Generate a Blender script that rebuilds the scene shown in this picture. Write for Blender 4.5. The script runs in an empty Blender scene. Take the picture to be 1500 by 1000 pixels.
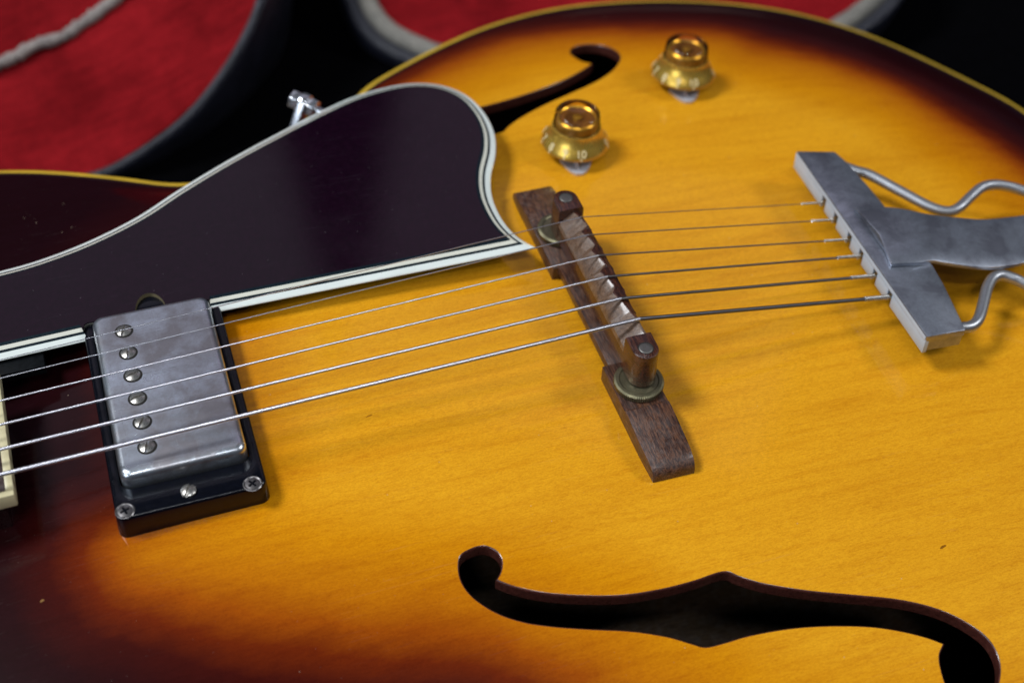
import bpy, bmesh, math, random
import numpy as np
from mathutils import Matrix, Vector
from mathutils.geometry import delaunay_2d_cdt

MM = 0.001                       # everything below is written in millimetres
random.seed(7); rng = np.random.default_rng(7)
S = bpy.context.scene
COL = S.collection

# ------------------------------------------------------------------ camera
def euler(a, b, c):
    ca, sa = math.cos(a), math.sin(a); cb, sb = math.cos(b), math.sin(b); cc, sc = math.cos(c), math.sin(c)
    return (np.array([[cc,-sc,0],[sc,cc,0],[0,0,1]]) @ np.array([[cb,0,sb],[0,1,0],[-sb,0,cb]]) @ np.array([[1,0,0],[0,ca,-sa],[0,sa,ca]]))
CR = euler(.743, -.0338, -.3221); CC = np.array([.4229, -306.05, 330.65]); CF = 2064.08
cam_d = bpy.data.cameras.new('camera'); cam = bpy.data.objects.new('camera', cam_d); COL.objects.link(cam)
M4 = Matrix.Identity(4)
for i in range(3):
    for j in range(3): M4[i][j] = CR[i][j]
    M4[i][3] = CC[i]*MM
cam.matrix_world = M4
cam_d.sensor_width = 36; cam_d.lens = CF/1500*36
cam_d.clip_start = .02; cam_d.clip_end = 50
cam_d.dof.use_dof = True; cam_d.dof.focus_distance = .446; cam_d.dof.aperture_fstop = 7.5
cam_d.dof.aperture_blades = 7
S.camera = cam
# ------------------------------------------------------------------ world and lamps
w = bpy.data.worlds.new('World'); S.world = w; w.use_nodes = True
bg = w.node_tree.nodes['Background']; bg.inputs[0].default_value = (.48, .64, 1, 1); bg.inputs[1].default_value = .035
S.view_settings.view_transform = 'Standard'; S.view_settings.look = 'None'
S.view_settings.exposure = 0; S.view_settings.gamma = 1
S.cycles.use_denoising = True
S.cycles.max_bounces = 8; S.cycles.caustics_reflective = False; S.cycles.caustics_refractive = False
S.cycles.sample_clamp_indirect = 6
def area(name, loc, target, size, sy, power, col):
    d = bpy.data.lights.new(name, 'AREA'); d.shape = 'RECTANGLE'; d.size = size; d.size_y = sy; d.energy = power; d.color = col
    o = bpy.data.objects.new(name, d); COL.objects.link(o)
    o.location = loc; o.rotation_euler = (Vector(target)-Vector(loc)).to_track_quat('-Z', 'Y').to_euler()
    return o
def polar(az, el, d, c=(.15, 0, 0)):
    a, e = math.radians(az), math.radians(el); return (c[0]+d*math.cos(e)*math.cos(a), c[1]+d*math.cos(e)*math.sin(a), c[2]+d*math.sin(e))
area('side_lamp', polar(-14, 43, 2.6), (.15, 0, 0), .5, .5, 19, (.95, .97, 1))
area('ceiling_lamp', polar(161, 54, 2.4), (.15, 0, 0), .55, .55, 44, (.93, .96, 1))
area('window_lamp', (-1.5, -.9, 1.0), (.15, 0, 0), 1.0, .8, 12, (.80, .89, 1))
area('front_lamp', (-.05, -.95, 1.75), (.10, 0, 0), .70, .05, 6, (.88, .94, 1))
area('spot_lamp', (-.35, -1.1, 1.5), (.15, 0, 0), .10, .10, 1.6, (1, .95, .88))
# dim panels added for the reflections in plate and metal, a dark gap between
area('left_reflection_panel', polar(97, 44.5, 1.6, (.05, .05, 0)), (.05, .05, 0), .68, .62, .55, (.90, .84, 1))
area('right_reflection_panel', polar(58.5, 43, 1.6, (.05, .05, 0)), (.05, .05, 0), .72, .52, .46, (.95, .78, 1))

# ------------------------------------------------------------------ helpers
WORLD = {}
def link(name, me, mat, parent=None, smooth=None, loc=(0,0,0)):
    o = bpy.data.objects.new(name, me); COL.objects.link(o)
    if mat is not None and not me.materials:
        me.materials.append(mat)
    place(o, loc, parent)
    if smooth is not None: shade(me, smooth)
    return o
def place(o, loc, parent=None):
    WORLD[o.name] = np.array(loc, float)
    if parent is not None:
        o.parent = parent; o.location = Vector((np.array(loc)-WORLD[parent.name])*MM)
    else: o.location = Vector(np.array(loc)*MM)
def empty(name, loc, parent=None):
    o = bpy.data.objects.new(name, None); COL.objects.link(o); o.empty_display_size = .02
    place(o, loc, parent); return o
def shade(me, ang):
    """smooth shading with edges sharper than ang degrees kept sharp"""
    if ang <= 0: return
    bm = bmesh.new(); bm.from_mesh(me)
    for f in bm.faces: f.smooth = True
    for e in bm.edges:
        if len(e.link_faces) == 2 and e.calc_face_angle(0) > math.radians(ang): e.smooth = False
    bm.to_mesh(me); bm.free()
class MB:
    def __init__(s): s.v = []; s.f = []
    def add(s, vs, fs):
        n = len(s.v); s.v += [tuple(map(float, q)) for q in vs]; s.f += [tuple(n+i for i in q) for q in fs]; return n
    def loops(s, L, close=True, cap0=False, cap1=False, ring=True):
        n = len(s.v); k = len(L[0])
        for l in L: s.v += [tuple(map(float, q)) for q in l]
        m = len(L)
        for a in range(m if not close else m-1 if True else m):
            if a == m-1: break
            for i in range(k if ring else k-1):
                j = (i+1) % k
                s.f.append((n+a*k+i, n+a*k+j, n+(a+1)*k+j, n+(a+1)*k+i))
        if cap0: s.f.append(tuple(n+i for i in reversed(range(k))))
        if cap1: s.f.append(tuple(n+(m-1)*k+i for i in range(k)))
    def lathe(s, prof, c=(0,0,0), n=48, Rm=None):
        L = []
        for r, z in prof:
            L.append([(r*math.cos(2*math.pi*i/n), r*math.sin(2*math.pi*i/n), z) for i in range(n)])
        if Rm is not None: L = [[tuple(Rm @ np.array(q)) for q in l] for l in L]
        L = [[(q[0]+c[0], q[1]+c[1], q[2]+c[2]) for q in l] for l in L]
        s.loops(L, cap0=prof[0][0] > 1e-6, cap1=prof[-1][0] > 1e-6)
    def tube(s, pts, r, n=12, cap=True):
        P = [np.array(p, float) for p in pts]; L = []
        up = np.array([0, 0, 1.])
        for i, p in enumerate(P):
            t = P[min(i+1, len(P)-1)]-P[max(i-1, 0)]; t /= np.linalg.norm(t)
            a = np.cross(up, t); 
            if np.linalg.norm(a) < 1e-3: a = np.cross([1, 0, 0], t)
            a /= np.linalg.norm(a); b = np.cross(t, a)
            rr = r[i] if hasattr(r, '__len__') else r
            L.append([p+rr*(math.cos(2*math.pi*k/n)*a+math.sin(2*math.pi*k/n)*b) for k in range(n)])
        s.loops(L, cap0=cap, cap1=cap)
    def box(s, x0, x1, y0, y1, z0, z1):
        s.add([(x0,y0,z0),(x1,y0,z0),(x1,y1,z0),(x0,y1,z0),(x0,y0,z1),(x1,y0,z1),(x1,y1,z1),(x0,y1,z1)],
              [(3,2,1,0),(4,5,6,7),(0,1,5,4),(1,2,6,5),(2,3,7,6),(3,0,4,7)])
    def mesh(s, name, bevel=0, seg=2, ang=30, origin=(0,0,0)):
        me = bpy.data.meshes.new(name)
        o = np.array(origin)
        me.from_pydata([tuple((np.array(v)-o)*MM) for v in s.v], [], s.f)
        bm = bmesh.new(); bm.from_mesh(me)
        bmesh.ops.remove_doubles(bm, verts=bm.verts, dist=1e-7)
        bmesh.ops.recalc_face_normals(bm, faces=bm.faces)
        if bevel:
            es = [e for e in bm.edges if len(e.link_faces) == 2 and e.calc_face_angle(0) > math.radians(ang)]
            bmesh.ops.bevel(bm, geom=es, offset=bevel*MM, segments=seg, profile=.5, affect='EDGES', clamp_overlap=True)
        bm.to_mesh(me); bm.free(); me.validate()
        return me
    def build(s, name, mat, parent=None, bevel=0, seg=2, ang=30, smooth=40, origin=(0,0,0)):
        return link(name, s.mesh(name, bevel, seg, ang, origin), mat, parent, smooth, origin)
def catmull(P, n=8, closed=False):
    P = np.array(P, float); out = []; m = len(P)
    for i in range(m if closed else m-1):
        if closed: a, b, c, d = P[(i-1)%m], P[i], P[(i+1)%m], P[(i+2)%m]
        else: a, b, c, d = P[max(i-1,0)], P[i], P[i+1], P[min(i+2,m-1)]
        for k in range(n):
            t = k/n
            out.append(.5*((2*b)+(c-a)*t+(2*a-5*b+4*c-d)*t*t+(3*b-a-3*c+d)*t**3))
    if not closed: out.append(P[-1])
    return np.array(out)
def resample(P, step, closed=True):
    P = np.array(P); Q = np.vstack([P, P[:1]]) if closed else P
    d = np.r_[0, np.cumsum(np.linalg.norm(np.diff(Q, axis=0), axis=1))]
    n = max(4, int(round(d[-1]/step))); t = np.linspace(0, d[-1], n+1)
    R_ = np.stack([np.interp(t, d, Q[:, k]) for k in range(Q.shape[1])], 1)
    return R_[:-1] if closed else R_
def inside(pts, poly):
    x, y = pts[:, 0], pts[:, 1]; r = np.zeros(len(pts), bool); m = len(poly)
    for i in range(m):
        (x0, y0), (x1, y1) = poly[i][:2], poly[(i+1) % m][:2]
        if y0 == y1: continue
        r ^= ((y0 > y) != (y1 > y)) & (x < (x1-x0)*(y-y0)/(y1-y0)+x0)
    return r
def dist_poly(pts, poly):
    best = np.full(len(pts), 1e9); m = len(poly)
    for i in range(m):
        a, b = np.array(poly[i][:2]), np.array(poly[(i+1) % m][:2]); ab = b-a; L = ab@ab+1e-12
        t = np.clip(((pts-a)@ab)/L, 0, 1)
        best = np.minimum(best, np.linalg.norm(pts-(a+t[:, None]*ab), axis=1))
    return best
def offset(P, d):
    """closed polyline moved to its left by d (per-point array allowed)"""
    P = np.array(P); m = len(P); d = np.broadcast_to(d, (m,))
    e = np.roll(P, -1, 0)-P; e /= np.linalg.norm(e, axis=1)[:, None]+1e-12
    n = np.stack([-e[:, 1], e[:, 0]], 1); n0 = np.roll(n, 1, 0)
    b = n+n0; k = 1+np.sum(n*n0, 1)
    return P+(b/np.maximum(k, .25)[:, None])*d[:, None]
def ccw(P):
    P = np.array(P); a = np.sum(P[:, 0]*np.roll(P[:, 1], -1)-np.roll(P[:, 0], -1)*P[:, 1])
    return P if a > 0 else P[::-1]
# rays of the survey of the instrument (positions were measured with one pinhole model and written in mm)
def ray(px, py): return CR @ np.array([(px-750)/CF, -(py-500)/CF, -1.])
def at_z(px, py, z):
    d = ray(px, py); return CC+d*(z-CC[2])/d[2]

# ------------------------------------------------------------------ materials
class NT:
    def __init__(s, name):
        s.m = bpy.data.materials.new(name); s.m.use_nodes = True; s.t = s.m.node_tree; s.p = s.t.nodes['Principled BSDF']
        s.tc = s.t.nodes.new('ShaderNodeTexCoord')
    def n(s, t, **k):
        o = s.t.nodes.new(t)
        for a, b in k.items():
            if a in ('inp',):
                for q, v in b.items(): o.inputs[q].default_value = v
            else: setattr(o, a, b)
        return o
    def l(s, a, b): s.t.links.new(a, b)
    def coords(s, scale=(1,1,1), rot=(0,0,0), src='Object'):
        mp = s.n('ShaderNodeMapping'); mp.inputs['Scale'].default_value = tuple(1000*q for q in scale); mp.inputs['Rotation'].default_value = rot
        s.l(s.tc.outputs[src], mp.inputs['Vector']); return mp.outputs[0]
    def noise(s, scale=(1,1,1), sc=1, det=4, rough=.55, rot=(0,0,0), dist=0):
        a = s.n('ShaderNodeTexNoise'); a.inputs['Scale'].default_value = sc; a.inputs['Detail'].default_value = det
        a.inputs['Roughness'].default_value = rough; a.inputs['Distortion'].default_value = dist
        s.l(s.coords(scale, rot), a.inputs['Vector']); return a.outputs['Fac']
    def ramp(s, fac, stops, interp='LINEAR'):
        r = s.n('ShaderNodeValToRGB'); e = r.color_ramp.elements; r.color_ramp.interpolation = interp
        while len(e) < len(stops): e.new(.5)
        for q, (p, c) in zip(e, stops):
            q.position = p; q.color = (*c, 1) if hasattr(c, '__len__') else (c, c, c, 1)
        s.l(fac, r.inputs[0]); return r.outputs[0]
    def mix(s, fac, a, b, mode='MIX'):
        m = s.n('ShaderNodeMix', data_type='RGBA', blend_type=mode)
        for i, v in ((0, fac), (6, a), (7, b)):
            if hasattr(v, 'is_linked'): s.l(v, m.inputs[i])
            else: m.inputs[i].default_value = v if i == 0 else (*v, 1)
        return m.outputs[2]
    def math(s, op, a, b=0, c=None, clamp=False):
        m = s.n('ShaderNodeMath', operation=op); m.use_clamp = clamp
        for i, v in ((0, a), (1, b), (2, c)):
            if v is None: continue
            if hasattr(v, 'is_linked'): s.l(v, m.inputs[i])
            else: m.inputs[i].default_value = v
        return m.outputs[0]
    def bump(s, h, dist=.05, strength=1.):
        b = s.n('ShaderNodeBump'); b.inputs['Distance'].default_value = dist*MM; b.inputs['Strength'].default_value = strength
        s.l(h, b.inputs['Height']); s.l(b.outputs[0], s.p.inputs['Normal']); return b
    def set(s, **k):
        for a, v in k.items():
            i = s.p.inputs[a.replace('_', ' ')]
            if hasattr(v, 'is_linked'): s.l(v, i)
            elif hasattr(v, '__len__') and len(v) == 3: i.default_value = (*v, 1)
            else: i.default_value = v
        return s
def plain(name, col, rough=.4, metal=0, var=.12, sc=.6, **k):
    t = NT(name); f = t.noise(sc=sc, det=5)
    c = t.ramp(f, [(.3, [q*(1-var) for q in col]), (.7, [min(1, q*(1+var)) for q in col])])
    t.set(Base_Color=c, Metallic=metal, Roughness=t.ramp(t.noise(sc=sc*1.7, det=6), [(.3, rough*.8), (.7, min(1, rough*1.25))]))
    t.set(**k); return t.m

def _tp(px, py, z=-26.):
    p = at_z(px, py, z); return (p[0]-147, p[1], p[2]+128)
DINGS = [(_tp(1383, 797, -26), (1.9, .55), (.10, .022, .004)), (_tp(63, 885, -25), (1.0, .6), (.30, .16, .05)), (_tp(541, 610, -20), (1.6, .45), (.30, .10, .006))]
def m_top():
    t = NT('sunburst_maple')
    at = t.n('ShaderNodeAttribute', attribute_name='burst'); s = at.outputs['Fac']      # mm from the burst line / 100 + .5
    wob = t.noise((1,1,1), .022, 5, .6); wob2 = t.noise((.25,1,1), .25, 4, .6)
    s = t.math('ADD', s, t.math('MULTIPLY', t.math('SUBTRACT', wob, .5), .12))
    s = t.math('ADD', s, t.math('MULTIPLY', t.math('SUBTRACT', wob2, .5), .05), clamp=True)
    base = t.ramp(s, [(0, (.010, .0014, .003)), (.20, (.018, .002, .003)), (.33, (.048, .004, .002)), (.42, (.14, .016, .001)),
                      (.50, (.32, .066, .001)), (.60, (.48, .148, .0015)), (.78, (.61, .236, .0025)), (.97, (.72, .325, .011))])
    base_n = base
    # grain: long soft figure along the strings, short dense flecks, pores
    big = t.noise((.010, .06, .06), 1, 4, .55, (0, 0, .10), .3)
    mid = t.noise((.03, .33, .3), 1, 5, .6, (0, 0, .12), .1)
    fin = t.noise((.35, 2.2, 2), 1, 4, .7, (0, 0, .12))
    fle = t.noise((1.3, 2.2, 1), 1, 4, .75, (0, 0, .6))
    c = t.mix(1, base, t.ramp(big, [(.30, (.94, .90, .84)), (.5, (1, 1, 1)), (.72, (1.03, 1.04, 1.05))]), 'MULTIPLY')
    c = t.mix(1, c, t.ramp(mid, [(.33, (.93, .88, .80)), (.5, (1, 1, 1)), (.7, (1.02, 1.03, 1.04))]), 'MULTIPLY')
    c = t.mix(1, c, t.ramp(fin, [(.30, (.86, .78, .7)), (.55, (1.02, 1.03, 1.02))]), 'MULTIPLY')
    c = t.mix(1, c, t.ramp(fle, [(.30, (.84, .77, .68)), (.5, (1.0, 1.0, 1.0)), (.70, (1.10, 1.12, 1.15))]), 'MULTIPLY')
    # a thin annual line now and then
    wv = t.n('ShaderNodeTexWave', wave_type='BANDS', bands_direction='Y'); t.l(t.coords((.03, .05, .05), (0, 0, .07)), wv.inputs['Vector'])
    wv.inputs['Scale'].default_value = .9; wv.inputs['Distortion'].default_value = 9; wv.inputs['Detail'].default_value = 4; wv.inputs['Detail Scale'].default_value = .6
    c = t.mix(.12, c, t.mix(1, c, t.ramp(wv.outputs['Fac'], [(0, (.78, .66, .5)), (.12, (1, 1, 1)), (1, (1, 1, 1))]), 'MULTIPLY'))
    # dust specks and dings in the lacquer
    vo = t.n('ShaderNodeTexVoronoi', feature='F1'); t.l(t.coords((.17, .17, .17)), vo.inputs['Vector']); vo.inputs['Scale'].default_value = 1
    spk = t.math('LESS_THAN', vo.outputs['Distance'], .035)
    keep = t.math('GREATER_THAN', t.noise(sc=.05, det=1), .53)
    c = t.mix(t.math('MULTIPLY', t.math('MULTIPLY', spk, keep), .5), c, (.55, .42, .30))
    vo = t.n('ShaderNodeTexVoronoi', feature='F1'); t.l(t.coords((.42, .42, .42)), vo.inputs['Vector']); vo.inputs['Scale'].default_value = 1
    spk = t.math('LESS_THAN', vo.outputs['Distance'], .045); keep = t.math('GREATER_THAN', t.noise(sc=.035, det=2), .50)
    c = t.mix(t.math('MULTIPLY', t.math('MULTIPLY', spk, keep), .22), c, (.40, .33, .28))
    hl = t.ramp(t.noise((.012, 1.9, 1), 1, 3, .55, (0, 0, .10)), [(.675, 0.), (.70, 1.), (.725, 0.)]); hl2 = t.ramp(t.noise((.02, 2.4, 1), 1, 3, .55, (0, 0, -.35)), [(.69, 0.), (.71, 1.), (.73, 0.)])
    c = t.mix(t.math('MULTIPLY', t.math('MAXIMUM', hl, hl2), t.ramp(t.noise(sc=.02, det=3), [(.42, 0.), (.6, .085)])), c, (.40, .30, .28))
    for p_, r_, col_ in DINGS:
        mp = t.n('ShaderNodeMapping'); mp.vector_type = 'TEXTURE'; t.l(t.tc.outputs['Object'], mp.inputs['Vector'])
        mp.inputs['Location'].default_value = tuple(q*MM for q in p_); mp.inputs['Rotation'].default_value = (0, 0, .25); mp.inputs['Scale'].default_value = (r_[0]*MM, r_[1]*MM, 5*MM)
        ln = t.n('ShaderNodeVectorMath', operation='LENGTH'); t.l(mp.outputs[0], ln.inputs[0])
        dn_ = t.math('ADD', ln.outputs['Value'], t.math('MULTIPLY', t.noise(sc=1.2, det=3), .8))
        c = t.mix(t.ramp(dn_, [(.95, .85), (1., 0.)]) if False else t.math('MULTIPLY', t.math('LESS_THAN', dn_, 1.15), .75), c, col_)
    t.set(Base_Color=c, Roughness=.42, Coat_Weight=.42, Coat_IOR=1.45)
    t.set(Coat_Roughness=t.ramp(t.noise(sc=.08, det=6), [(.35, .035), (.7, .09)]))
    t.set(Specular_IOR_Level=.04)
    b = t.bump(t.math('ADD', t.noise((.5, 2, 2), 1, 3), t.math('MULTIPLY', t.noise(sc=.06, det=3), 4)), .012)
    t.l(b.outputs[0], t.p.inputs['Coat Normal'])
    return t.m
def m_rosewood(name, col_a, col_b, rough=.42, coat=0., dirt=.3, axis=1):
    t = NT(name)
    sc = [1.6, 1.6, 1.6]; sc[axis] = .13
    f = t.noise(tuple(sc), 1, 6, .7, (.03, .02, .06), .5); g = t.noise(tuple(q*3 for q in sc), 1, 4, .7, (0, 0, .05))
    c = t.ramp(f, [(.3, [q*.45 for q in col_a]), (.45, col_a), (.6, col_b), (.75, [q*.6 for q in col_a])])
    c = t.mix(1, c, t.ramp(g, [(.35, (.55, .5, .5)), (.55, (1.05, 1.02, 1))]), 'MULTIPLY')
    c = t.mix(t.ramp(t.noise(sc=.35, det=5), [(.45, 0.), (.75, dirt)]), c, (.22, .20, .19))
    t.set(Base_Color=c, Roughness=t.ramp(t.noise(sc=.5), [(.3, rough*.8), (.7, rough*1.3)]), Coat_Weight=coat, Coat_Roughness=.15)
    t.bump(g, .12); return t.m
def m_metal(name, col, rough=.35, tarn=(.10, .09, .08), amount=.5, sc=.12, metal=.9):
    t = NT(name)
    a = t.noise(sc=sc, det=9, rough=.62, dist=.3); b = t.noise(sc=sc*14, det=6, rough=.8)
    sA = t.noise((.06, 3.2, 1), 1, 4, .6, (0, 0, .7)); sB = t.noise((3.0, .07, 1), 1, 4, .6, (0, 0, .3))
    pit = t.ramp(t.noise(sc=2.1, det=4, rough=.8), [(.27, 1.), (.36, 0.)])
    c = t.mix(t.ramp(a, [(.38, amount*.9), (.62, 0.)]), col, tarn)
    c = t.mix(t.ramp(b, [(.35, amount*.35), (.6, 0.)]), c, tarn)
    c = t.mix(t.math('MULTIPLY', pit, amount*.7), c, [q*.4 for q in tarn])
    scr = t.math('MAXIMUM', t.ramp(sA, [(.64, 0.), (.70, 1.)]), t.ramp(sB, [(.66, 0.), (.71, 1.)]))
    r = t.math('ADD', t.ramp(a, [(.3, rough*1.3), (.7, rough*.8)]), t.math('MULTIPLY', scr, -.08))
    t.set(Base_Color=t.mix(t.math('MULTIPLY', scr, .18), c, [min(1, q*1.3) for q in col]), Metallic=metal, Roughness=r)
    t.bump(t.math('ADD', b, t.math('MULTIPLY', scr, -.8)), .012); return t.m
def m_lining(name, col):
    t = NT(name)
    f = t.noise(sc=.02, det=6, rough=.65); g = t.noise(sc=1.3, det=4, rough=.8); h = t.noise((.05, .5, .05), 1, 5, .7, (0, 0, .5))
    c = t.mix(1, t.ramp(f, [(.3, [q*.55 for q in col]), (.7, [q*1.4 for q in col])]), t.ramp(g, [(.3, .55), (.7, 1.4)]), 'MULTIPLY')
    c = t.mix(1, c, t.ramp(h, [(.35, .8), (.65, 1.15)]), 'MULTIPLY')
    vo = t.n('ShaderNodeTexVoronoi', feature='F1'); t.l(t.coords((.022, .022, .022)), vo.inputs['Vector']); vo.inputs['Scale'].default_value = 1
    lint = t.math('LESS_THAN', vo.outputs['Distance'], .055)
    c = t.mix(t.math('MULTIPLY', lint, .6), c, (.55, .33, .28))
    t.set(Base_Color=c, Roughness=.95, Sheen_Weight=.0, Sheen_Roughness=.5, Specular_IOR_Level=.02)
    t.bump(g, 1.2); return t.m
def m_tape(name, a, b, rough=.6):
    t = NT(name); f = t.noise(sc=.06, det=7, rough=.7); g = t.noise(sc=.7, det=4)
    c = t.mix(1, t.ramp(f, [(.3, a), (.7, b)]), t.ramp(g, [(.3, .7), (.7, 1.2)]), 'MULTIPLY')
    t.set(Base_Color=c, Roughness=rough); t.bump(t.math('ADD', f, g), .8); return t.m
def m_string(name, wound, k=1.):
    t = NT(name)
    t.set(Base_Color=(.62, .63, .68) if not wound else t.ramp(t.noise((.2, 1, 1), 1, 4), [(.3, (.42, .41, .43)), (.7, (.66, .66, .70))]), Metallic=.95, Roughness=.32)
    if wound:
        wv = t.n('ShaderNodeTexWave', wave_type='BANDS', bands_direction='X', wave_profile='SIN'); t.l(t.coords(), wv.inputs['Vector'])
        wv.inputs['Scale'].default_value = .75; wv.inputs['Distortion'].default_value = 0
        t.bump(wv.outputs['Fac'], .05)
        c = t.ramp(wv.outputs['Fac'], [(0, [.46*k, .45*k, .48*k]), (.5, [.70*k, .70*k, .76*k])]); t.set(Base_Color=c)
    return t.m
M = dict(
    top=m_top(),
    hole_wall=plain('lacquered_hole_edge', (.065, .018, .013), .3, sc=.8, var=.4, Coat_Weight=.5),
    inner=plain('bare_inner_wood', (.035, .022, .015), .8),
    side=plain('dark_sunburst_side', (.012, .002, .003), .3, Coat_Weight=.6),
    bind=plain('aged_body_binding', (.58, .37, .03), .35, var=.15, sc=.08, Coat_Weight=.4),
    bind_line=plain('dark_purfling', (.03, .015, .008), .4),
    guard=None, white=plain('white_pickguard_ply', (.76, .82, .78), .25, var=.05, sc=.05, Coat_Weight=.4),
    cream=plain('cream_pickguard_ply', (.70, .70, .60), .28, var=.06, sc=.05, Coat_Weight=.3),
    black=plain('black_pickguard_ply', (.006, .014, .020), .22),
    board=m_rosewood('fretboard_rosewood', (.045, .022, .02), (.07, .04, .035), .45, axis=0),
    board_bind=plain('cream_fretboard_binding', (.62, .55, .33), .35, var=.12, sc=.15),
    board_side=plain('yellowed_fretboard_binding', (.60, .42, .07), .35, var=.12, sc=.15),
    rose=m_rosewood('bridge_rosewood', (.040, .016, .011), (.15, .066, .034), .36, .15, .18),
    rose_dark=m_rosewood('polished_saddle_rosewood', (.032, .010, .007), (.10, .032, .016), .22, .5, .05),
    rose_worn=m_rosewood('worn_pale_rosewood', (.115, .066, .040), (.21, .135, .085), .32, .35, .30, axis=2),
    nickel=m_metal('worn_nickel', (.74, .82, .90), .32, (.31, .27, .275), .85, .07, .95),
    nickel_side=m_metal('corroded_nickel', (.50, .50, .49), .38, (.10, .11, .09), .8, .12),
    screw=m_metal('aged_steel_screw', (.62, .61, .57), .30, (.12, .09, .07), .6, .5),
    screw_dark=m_metal('dull_screw', (.25, .24, .24), .35, (.04, .03, .03), .6, .6),
    brass=m_metal('tarnished_brass', (.28, .25, .15), .38, (.09, .09, .055), .6, .3),
    post=m_metal('dull_post_steel', (.26, .25, .23), .45, (.10, .09, .08), .6, .5),
    tail=m_metal('dull_grey_nickel', (.50, .54, .62), .38, (.16, .165, .20), 1.0, .08, .86),
    tail_face=m_metal('lit_face_nickel', (.50, .62, .76), .5, (.36, .43, .50), .4, .1, .1),  # front face of the bar; light falling on it is put into the colour
    rod=m_metal('nickel_rod', (.50, .52, .55), .42, (.25, .25, .26), .5, .12),
    chrome=m_metal('bright_bracket_metal', (.75, .77, .82), .2, (.4, .42, .45), .3, .2),
    ring=plain('black_ring_plastic', (.0025, .003, .006), .18, var=.3, Specular_IOR_Level=.35),
    slot=plain('gap_shade', (.012, .010, .008), .8),  # near-black colour standing in for the shade inside narrow gaps and slots
    gold=m_metal('gold_knob_paint', (.80, .54, .10), .28, (.45, .25, .03), .5, .3, .75),
    gold_dark=plain('brown_knob_core', (.20, .09, .025), .25),
    amber_core=plain('amber_core', (.42, .25, .06), .35, metal=.4),
    raw_edge=plain('raw_plastic_edge', (.16, .13, .07), .6, var=.3),
    raw_wood=m_rosewood('raw_inner_wood', (.09, .055, .03), (.14, .09, .05), .8, axis=0),
    numeral=plain('pale_gold_numeral', (.85, .72, .38), .4, var=.05),
    pointer=m_metal('grey_pointer_metal', (.68, .71, .78), .4, (.4, .4, .44), .5, .2, .4),
    red=m_lining('red_plush_lining', (.29, .011, .015)),
    red_dark=m_lining('shaded_red_plush', (.20, .008, .012)),
    shell=m_tape('dark_case_tape', (.004, .005, .011), (.018, .019, .032), .4),
    seam=m_tape('grey_seam_cord', (.20, .17, .16), (.36, .32, .29), .9),
    piping=m_tape('pale_case_piping', (.15, .145, .13), (.31, .29, .25), .9),
    cloth=plain('black_cloth', (.0010, .0010, .0014), .95, var=.4, sc=.3, Specular_IOR_Level=.02),
    block=plain('black_block', (.004, .005, .006), .5, var=.5, Specular_IOR_Level=.1),
)
def m_guard():
    t = NT('dark_pickguard_plastic')
    f = t.noise((1, 1, 1), .5, 6, .7)
    c = t.ramp(f, [(.3, (.0046, .0007, .0036)), (.7, (.0090, .0013, .0066))])
    vo = t.n('ShaderNodeTexVoronoi', feature='F1'); t.l(t.coords((.30, .30, .30)), vo.inputs['Vector']); vo.inputs['Scale'].default_value = 1
    spk = t.math('LESS_THAN', vo.outputs['Distance'], .042)
    c = t.mix(t.math('MULTIPLY', spk, .35), c, (.25, .22, .24))
    sc1 = t.ramp(t.noise((.05, 3.5, 1), 1, 3, .6, (0, 0, .45)), [(.66, 0.), (.72, 1.)]); sc2 = t.ramp(t.noise((.06, 4.5, 1), 1, 3, .6, (0, 0, -.25)), [(.68, 0.), (.73, 1.)])
    scr = t.math('MAXIMUM', sc1, sc2)
    t.set(Base_Color=t.mix(t.math('MULTIPLY', scr, .10), c, (.10, .09, .12)), Specular_IOR_Level=.32)
    t.set(Roughness=t.math('ADD', t.ramp(t.noise(sc=.03, det=7, rough=.7), [(.35, .07), (.7, .15)]), t.math('MULTIPLY', scr, .15)))
    t.bump(t.noise((.6, 1.4, 1), 1.2, 5, .7), .006); return t.m
M['guard'] = m_guard()
def m_clear():
    t = NT('clear_amber_plastic'); tr = t.n('ShaderNodeBsdfTransparent'); tr.inputs[0].default_value = (1, .88, .66, 1)
    gl = t.n('ShaderNodeBsdfGlossy'); gl.inputs['Roughness'].default_value = .08; fr_ = t.n('ShaderNodeFresnel'); fr_.inputs[0].default_value = 1.28
    mx = t.n('ShaderNodeMixShader'); t.l(t.math('ADD', fr_.outputs[0], .03), mx.inputs[0]); t.l(tr.outputs[0], mx.inputs[1]); t.l(gl.outputs[0], mx.inputs[2])
    t.l(mx.outputs[0], t.t.nodes['Material Output'].inputs['Surface']); return t.m
M['clear'] = m_clear()
M['s_plain'] = m_string('plain_steel_string', False); M['s_wound'] = m_string('wound_string', True); M['s_shade'] = m_string('shaded_string', True, .24)  # string run behind the bridge: lack of reflected light painted as dark colour

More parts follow.
